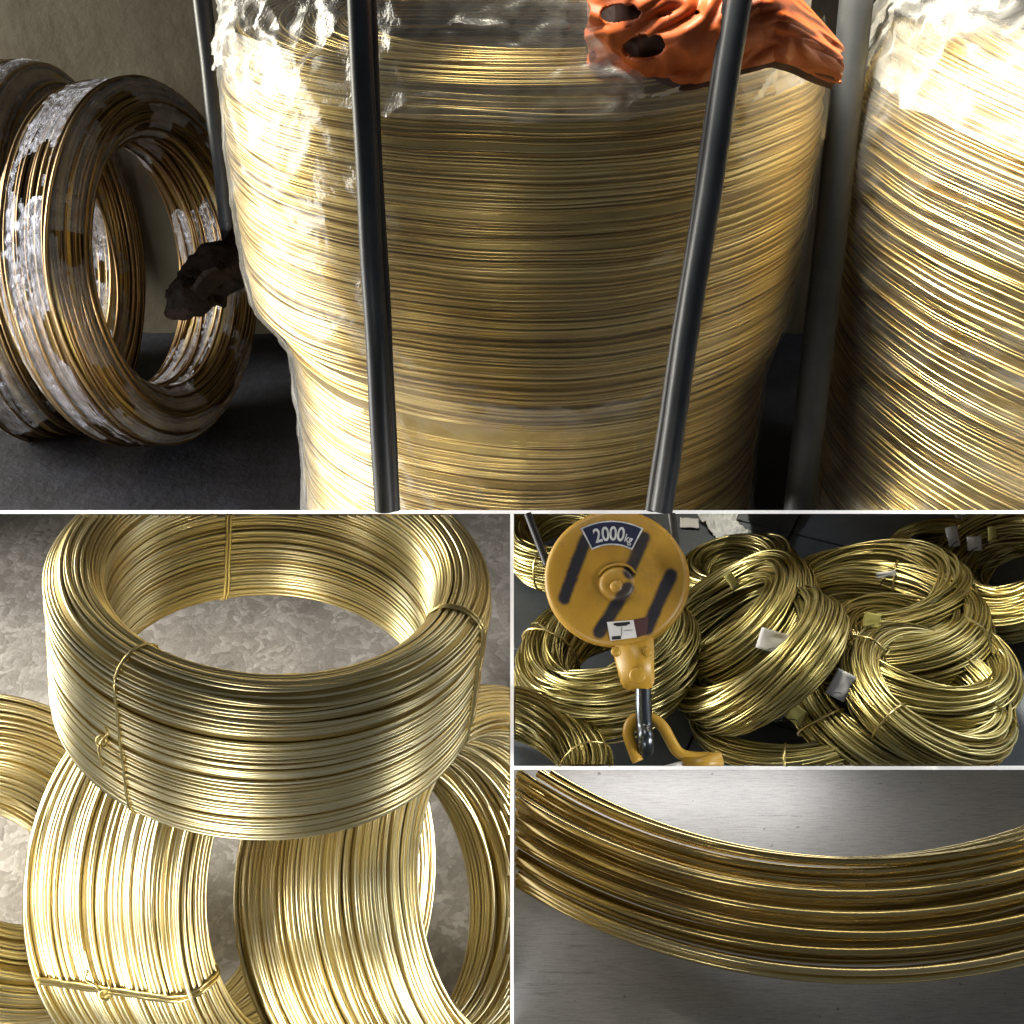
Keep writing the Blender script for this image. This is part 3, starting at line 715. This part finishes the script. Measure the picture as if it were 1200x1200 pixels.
def lathe(center, prof, n=72, planes=bay3.planes):
    """prof: (radius px, depth px) pairs, turned about the block's normal"""
    V, S = [], len(prof)
    for i in range(n):
        a = 2 * math.pi * i / n
        for r, dp in prof: V.append(hb(center[0] + r * math.cos(a), center[1] + .95 * r * math.sin(a), dp))
    f = [(i * S + j, i * S + j + 1, ((i + 1) % n) * S + j + 1, ((i + 1) % n) * S + j) for i in range(n) for j in range(S - 1)]
    bm = bmesh.new(); vs = [bm.verts.new(v) for v in V]
    for q in f:
        try: bm.faces.new([vs[k] for k in q])
        except ValueError: pass
    bmesh.ops.remove_doubles(bm, verts=bm.verts[:], dist=1e-6)
    bmesh.ops.recalc_face_normals(bm, faces=bm.faces[:]); clip_bm(bm, planes); me = bpy.data.meshes.new('m'); bm.to_mesh(me); bm.free(); return me
def poly_plate(pts, d0, d1, bev=1.2):
    bm = bmesh.new(); f = bm.faces.new([bm.verts.new(hb(x, y, d1)) for x, y in pts])
    ex = bmesh.ops.extrude_face_region(bm, geom=[f]); bmesh.ops.translate(bm, verts=[g for g in ex['geom'] if isinstance(g, bmesh.types.BMVert)], vec=tuple(bn * (d0 - d1) * kb))
    if bev: bmesh.ops.bevel(bm, geom=bm.edges[:], offset=bev * kb, segments=2, affect='EDGES')
    clip_bm(bm, bay3.planes); return bm_mesh(bm)
link('cheek_plate', lathe((722, 678), [(0, 5), (60, 5), (78, 4.5), (82, 3), (84, 0), (84, -8), (80, -10), (0, -10)]), M['striped'], block)
link('sheave', lathe((724, 676), [(70, -10), (72, -14), (64, -24), (72, -34), (70, -38)]), M['rope'], block)
link('rear_cheek_plate', lathe((728, 672), [(0, -38), (80, -38), (84, -41), (84, -46), (80, -48), (0, -48)]), M['yellow'], block)
hub = link('axle_hub', lathe((723, 686), [(0, 12), (15, 12), (19, 10.5), (21, 7), (22, 4.9)], 40), M['striped'], block)
link('axle_bolt', lathe((722, 690), [(0, 16), (6, 15.5), (7.5, 13.5), (7.8, 12)], 24), M['striped'], hub)
ln = smooth_line([hb(702, 676, 6), hb(708, 668, 7), (hb(722, 663, 7)), hb(736, 665, 7), hb(744, 673, 6)], 24)
v, q = tube(ln, 1.6 * kb, 8); link('retaining_ring', quads(v, q), M['yellow'], hub)
def sector(r0, r1, a0, a1, dep, mat, name, par, n=24):
    cx, cy = 717, 690; V = []
    for i in range(n + 1):
        a = math.radians(90 - (a0 + (a1 - a0) * i / n))
        for r in (r0, r1): V.append(hb(cx + r * math.cos(a), cy - r * math.sin(a), dep))
    return link(name, mesh(V, [(2 * i, 2 * i + 1, 2 * i + 3, 2 * i + 2) for i in range(n)]), mat, par, smooth=False)
plate = sector(50, 78.5, -28, 28, 5.6, M['silver'], 'capacity_label', block)
sector(51.8, 76.7, -26.4, 26.4, 6.0, M['navy'], 'label_field', plate)
def glyph(ch, ang, r, size, wid):
    cu = bpy.data.curves.new('t', 'FONT'); cu.body = ch; cu.align_x = 'CENTER'; cu.size = 1; cu.offset = .018
    o = bpy.data.objects.new('t', cu); C.objects.link(o); bpy.context.view_layer.update()
    me = bpy.data.meshes.new_from_object(o.evaluated_get(bpy.context.evaluated_depsgraph_get())); bpy.data.objects.remove(o)
    a = math.radians(ang); ca, sa = math.cos(a), math.sin(a); bx0, by0 = 717 + r * sa, 690 - r * ca
    for v in me.vertices:
        X_, Y_ = v.co.x * size * wid, v.co.y * size
        v.co = hb(bx0 + X_ * ca + Y_ * sa, by0 + X_ * sa - Y_ * ca, 6.4)
    link('numeral' if ch.isdigit() else 'letter', me, M['silver'], plate, smooth=False)
for ch, an, r, sz, wd in (('2', -15.5, 55.5, 23, .80), ('0', -7, 55.5, 23, .80), ('0', 1.2, 55.5, 23, .80), ('0', 9.4, 55.5, 23, .80), ('k', 16.6, 56, 13, .8), ('g', 21.2, 56, 13, .8)): glyph(ch, an, r, sz, wd)
wl = link('paper_sticker', mesh([hb(711, 730, 5.7), hb(742, 727.5, 5.7), hb(746, 748, 5.7), hb(715, 752, 5.7)], [(0, 3, 2, 1)]), M['paper'], block, smooth=False)
for x0, y0, x1, y1 in ((719, 730.5, 738, 733.5), (722, 733.6, 735, 734.8), (717, 746, 727.5, 750), (728, 735.5, 728.7, 746), (731, 740, 741, 740.6)):
    sl = -.08
    link('printed_mark', mesh([hb(x, y + sl * (x - 728), 6.1) for x, y in ((x0, y0), (x0, y1), (x1, y1), (x1, y0))], [(0, 1, 2, 3)]), M['black'], wl, smooth=False)
link('maroon_sticker', mesh([hb(742.5, 727, 5.65), hb(760, 724, 5.65), hb(758, 744, 5.65), hb(746, 748, 5.65)], [(0, 3, 2, 1)]), M['maroon'], block, smooth=False)
yk = link('yoke', poly_plate([(716, 748), (766, 744), (767, 800), (763, 807), (735, 805), (729, 798)], -30, 2, 2), M['yellow'], block)
link('pin', lathe((747, 792), [(0, 7), (8, 7), (9.5, 6), (10, 2)], 32), M['yellow'], yk)
for x in (722, 759):
    link('bolt_head', lathe((x, 764), [(0, 5.5), (4.5, 5.2), (6, 3.5), (6.2, 2)], 20), M['yellow'], yk)
def pipe(name, ctrl, r, mat, root, sides=14, n=60, par=None):
    ln = smooth_line(ctrl, n)
    for g in runs(ln, [(n_, o_ + r * .8) for n_, o_ in bay3.planes]):
        v, q = tube(g, r, sides); bm = bmesh.new(); me = quads(v, q); bm.from_mesh(me); bmesh.ops.holes_fill(bm, edges=[e for e in bm.edges if e.is_boundary]); link(name, bm_mesh(bm), mat, root)
pipe('hook_shank', [hb(755, 802, -14), hb(755, 825, -14), hb(756, 850, -12), hb(757, 866, -4), hb(757, 878, -16)], 9.5 * kb, M['bluesteel'], block, 18)
link_root = thing('lifting_link', hb(760, 900), 'yellow steel lifting link hanging on the crane hook', 'lifting link')
pipe('bent_bar', [hb(760, 925, -16), hb(752, 900, -16), hb(744, 880, -16), hb(737, 858, -16), hb(741, 844, -17), hb(752, 838, -20), hb(766, 840, -18), hb(778, 850, -16), hb(788, 868, -15), hb(797, 881, -14), hb(812, 886, -14), hb(838, 887, -14)], 6.6 * kb, M['yellow'], link_root)
link('end_lug', poly_plate([(800, 886), (822, 885), (846, 879), (850, 897), (820, 906), (800, 904)], -24, -6, 2), M['yellow'], link_root)
link('cross_plate', poly_plate([(772, 898), (804, 890), (806, 904), (772, 912)], -20, -8, 1.5), M['paper'], link_root)
for nm, a, c, lab in (('wire_rope', (614, 585, -30), (641, 655, -30), 'black wire rope running up left of the yellow disc'), ('wire_rope', (788, 585, -30), (797, 655, -30), 'black wire rope running up right of the yellow disc')):
    ln = smooth_line([hb(*a), hb((a[0] + c[0]) / 2, (a[1] + c[1]) / 2, -30), hb(*c)], 30); segs = runs(ln, bay3.planes); v, q = tube(segs[0], 4.8 * kb, 12)
    tag(link(nm, quads(v, q), M['rope']), lab, 'rope', 'ropes of the hook block')

HP = np.concatenate([c.pts for c, _ in H]); HQ = proj(HP)
def heap_surf(px, py, lift):
    ok = np.linalg.norm(HQ - [px, py], axis=1) < 9; return P(px, py, HP[ok, 1].min() - lift)
# paper tags wired to the coils
def paper(px, py, wd, ht, rot, mat, label, coil=None, y=None, curl=.25, name='paper_tag', lean=0.0):
    base = heap_surf(px, py, .012) if coil is not None else bay3.at(px, py, .006)
    k = scale(base[1]); a = math.radians(rot); N = 8; V = []
    nx_ = np.array([math.cos(a), 0, math.sin(a)]); nz_ = np.array([-math.sin(a), 0, math.cos(a)])
    if coil is None: nx_ = math.cos(a) * bay3.X + math.sin(a) * bay3.F; nz_ = -math.sin(a) * bay3.X + math.cos(a) * bay3.F; ht = ht / .57
    for j in range(N + 1):
        for i in range(N + 1):
            u, v = i / N - .5, j / N - .5
            dep = curl * wd * k * (abs(u) ** 1.5 - .2 + .25 * noise.noise(Vector((u * 3, v * 3, px)))) + lean * v * ht * k
            V.append(base + nx_ * u * wd * k + nz_ * v * ht * k + (np.array([0, dep, 0]) if coil is not None else bay3.U * abs(dep)))
    f = [(j * (N + 1) + i, j * (N + 1) + i + 1, (j + 1) * (N + 1) + i + 1, (j + 1) * (N + 1) + i) for j in range(N) for i in range(N)]
    me = clip_me(mesh(V, f), bay3.planes); root = thing(name, base, label, 'tag', 'paper tags on the heap')
    o = link('tag_sheet', me, mat, root); s_ = o.modifiers.new('t', 'SOLIDIFY'); s_.thickness = .0012
    if coil is not None:
        p = base + nz_ * ht * k * -.28 + [0, -.004, 0]; v, q = tube(smooth_line([p + nx_ * 3 * k, p + nx_ * 0 + [0, -.006, 0], p - nx_ * 4 * k - nz_ * 3 * k, p - nx_ * 9 * k - nz_ * 12 * k + [0, .02, 0]], 20), .55 * k, 6)
        link('tag_wire', quads(v, q), M['rope'], root)
HC = [c for c, _ in H]
paper(907, 752, 37, 25, -16, M['paper'], 'large white paper tag on the coil right of the disc', HC[4])
paper(986, 803, 25, 33, -28, M['paper'], 'folded white tag in the middle of the front coils', HC[9], curl=.5)
paper(934, 838, 22, 20, -35, M['yellow_paper'], 'yellowish tag on the low coil left of the folded white tag', HC[9])
paper(1022, 727, 20, 17, -10, M['yellow_paper'], 'small rounded yellow tag on top of the front arch of wire', HC[8])
paper(1117, 629, 14, 24, 12, M['paper'], 'narrow upright white tag between the back ring and right coil', HC[12])
paper(1142, 637, 17, 17, 3, M['paper'], 'square white tag on the coil at the right edge', HC[12])
paper(1163, 626, 10, 18, 2, M['yellow_paper'], 'narrow yellow tag on the coil at the right edge', HC[12])
paper(1039, 673, 24, 7, 8, M['paper'], 'thin white slip lying on the middle coil', HC[7])
paper(858, 681, 10, 20, 35, M['yellow_paper'], 'small yellow leaf-shaped tag on the tangled coil', HC[2])
paper(808, 613, 22, 11, -6, M['paper'], 'flat white paper lying on the floor behind the rope')
def crumple(ctrl, width, label, seed):
    """crumpled sheet lying on the floor along a line of pixels"""
    ln = smooth_line([bay3.at(x, y, 0) for x, y in ctrl], 46); V = []; m_ = 22; n = len(ln)
    t = np.gradient(ln, axis=0)
    for i in range(n):
        sd = unit(np.cross(bay3.U, t[i]))
        for j in range(m_ + 1):
            v = j / m_ - .5; q = Vector((i * .16, v * 5, seed))
            V.append(ln[i] + sd * v * width * (1 + .35 * noise.noise(Vector((i * .2, seed, 3)))) + bay3.U * (.006 + .05 * abs(noise.noise(q)) * (1 - (2 * v) ** 2 * .6) + .02 * abs(noise.noise(q * 2.6))))
    f = [(i * (m_ + 1) + j, i * (m_ + 1) + j + 1, (i + 1) * (m_ + 1) + j + 1, (i + 1) * (m_ + 1) + j) for i in range(n - 1) for j in range(m_)]
    o = tag(link('plastic_sheet', clip_me(mesh(V, f), bay3.planes), M['cloth']), label, 'sheet', 'white sheets on the workshop floor')
crumple([(836, 598), (848, 622), (872, 640), (915, 650)], .085, 'crumpled white sheet on the floor behind the coils', 3)
crumple([(1118, 603), (1145, 606), (1175, 600)], .07, 'scrap of white sheet at the top right of the floor', 8)
# ties and loose ends on the heap
for idx, x, y, sl in ((4, 815, 765, .1), (7, 1042, 706, 0), (9, 945, 845, .1), (10, 1055, 820, 0), (10, 1010, 745, 0), (5, 918, 880, 0), (0, 625, 655, 0), (1, 645, 730, .1), (13, 672, 872, 0)):
    c, r = H[idx]; tie(c, r, c.theta(x, y), .9, sl, lift=2.2)
for idx, pts in ((8, [(1130, 722), (1155, 740), (1163, 765), (1171, 762), (1178, 772), (1187, 792)]), (10, [(1142, 846), (1165, 849), (1193, 852), (1180, 835), (1166, 824)]), (1, [(622, 731), (630, 730), (640, 738)])):
    c, r = H[idx]; yy = c.pts[:, 1].mean() - .03
    v, q = tube(smooth_line([P(x, y, yy + .01 * math.sin(i)) for i, (x, y) in enumerate(pts)], 40), c.wr, 6); link('loose_end', quads(v, q, np.full(len(v), .7)), M['olive'], r)

# ================================================================== BAY 4: close-up of one coil on a steel plate
sheet('steel_plate', bay4, 0, 1.8, -.4, 1.2, M['plate'], nx=4, nf=4)
c4 = Coil(bay4, 952, 480, 590, .82, 90, h=.0, wpx=90)
r4 = thing('wire_coil', c4.c, 'loose polished brass wire coil lying on the grey steel plate', 'wire coil')
loose_coil(c4, r4, 60, 42, 8.4, M['macro'], 42, mess=1.0, n=260, sides=10, single=True, twist=.35, core=False, even=True)
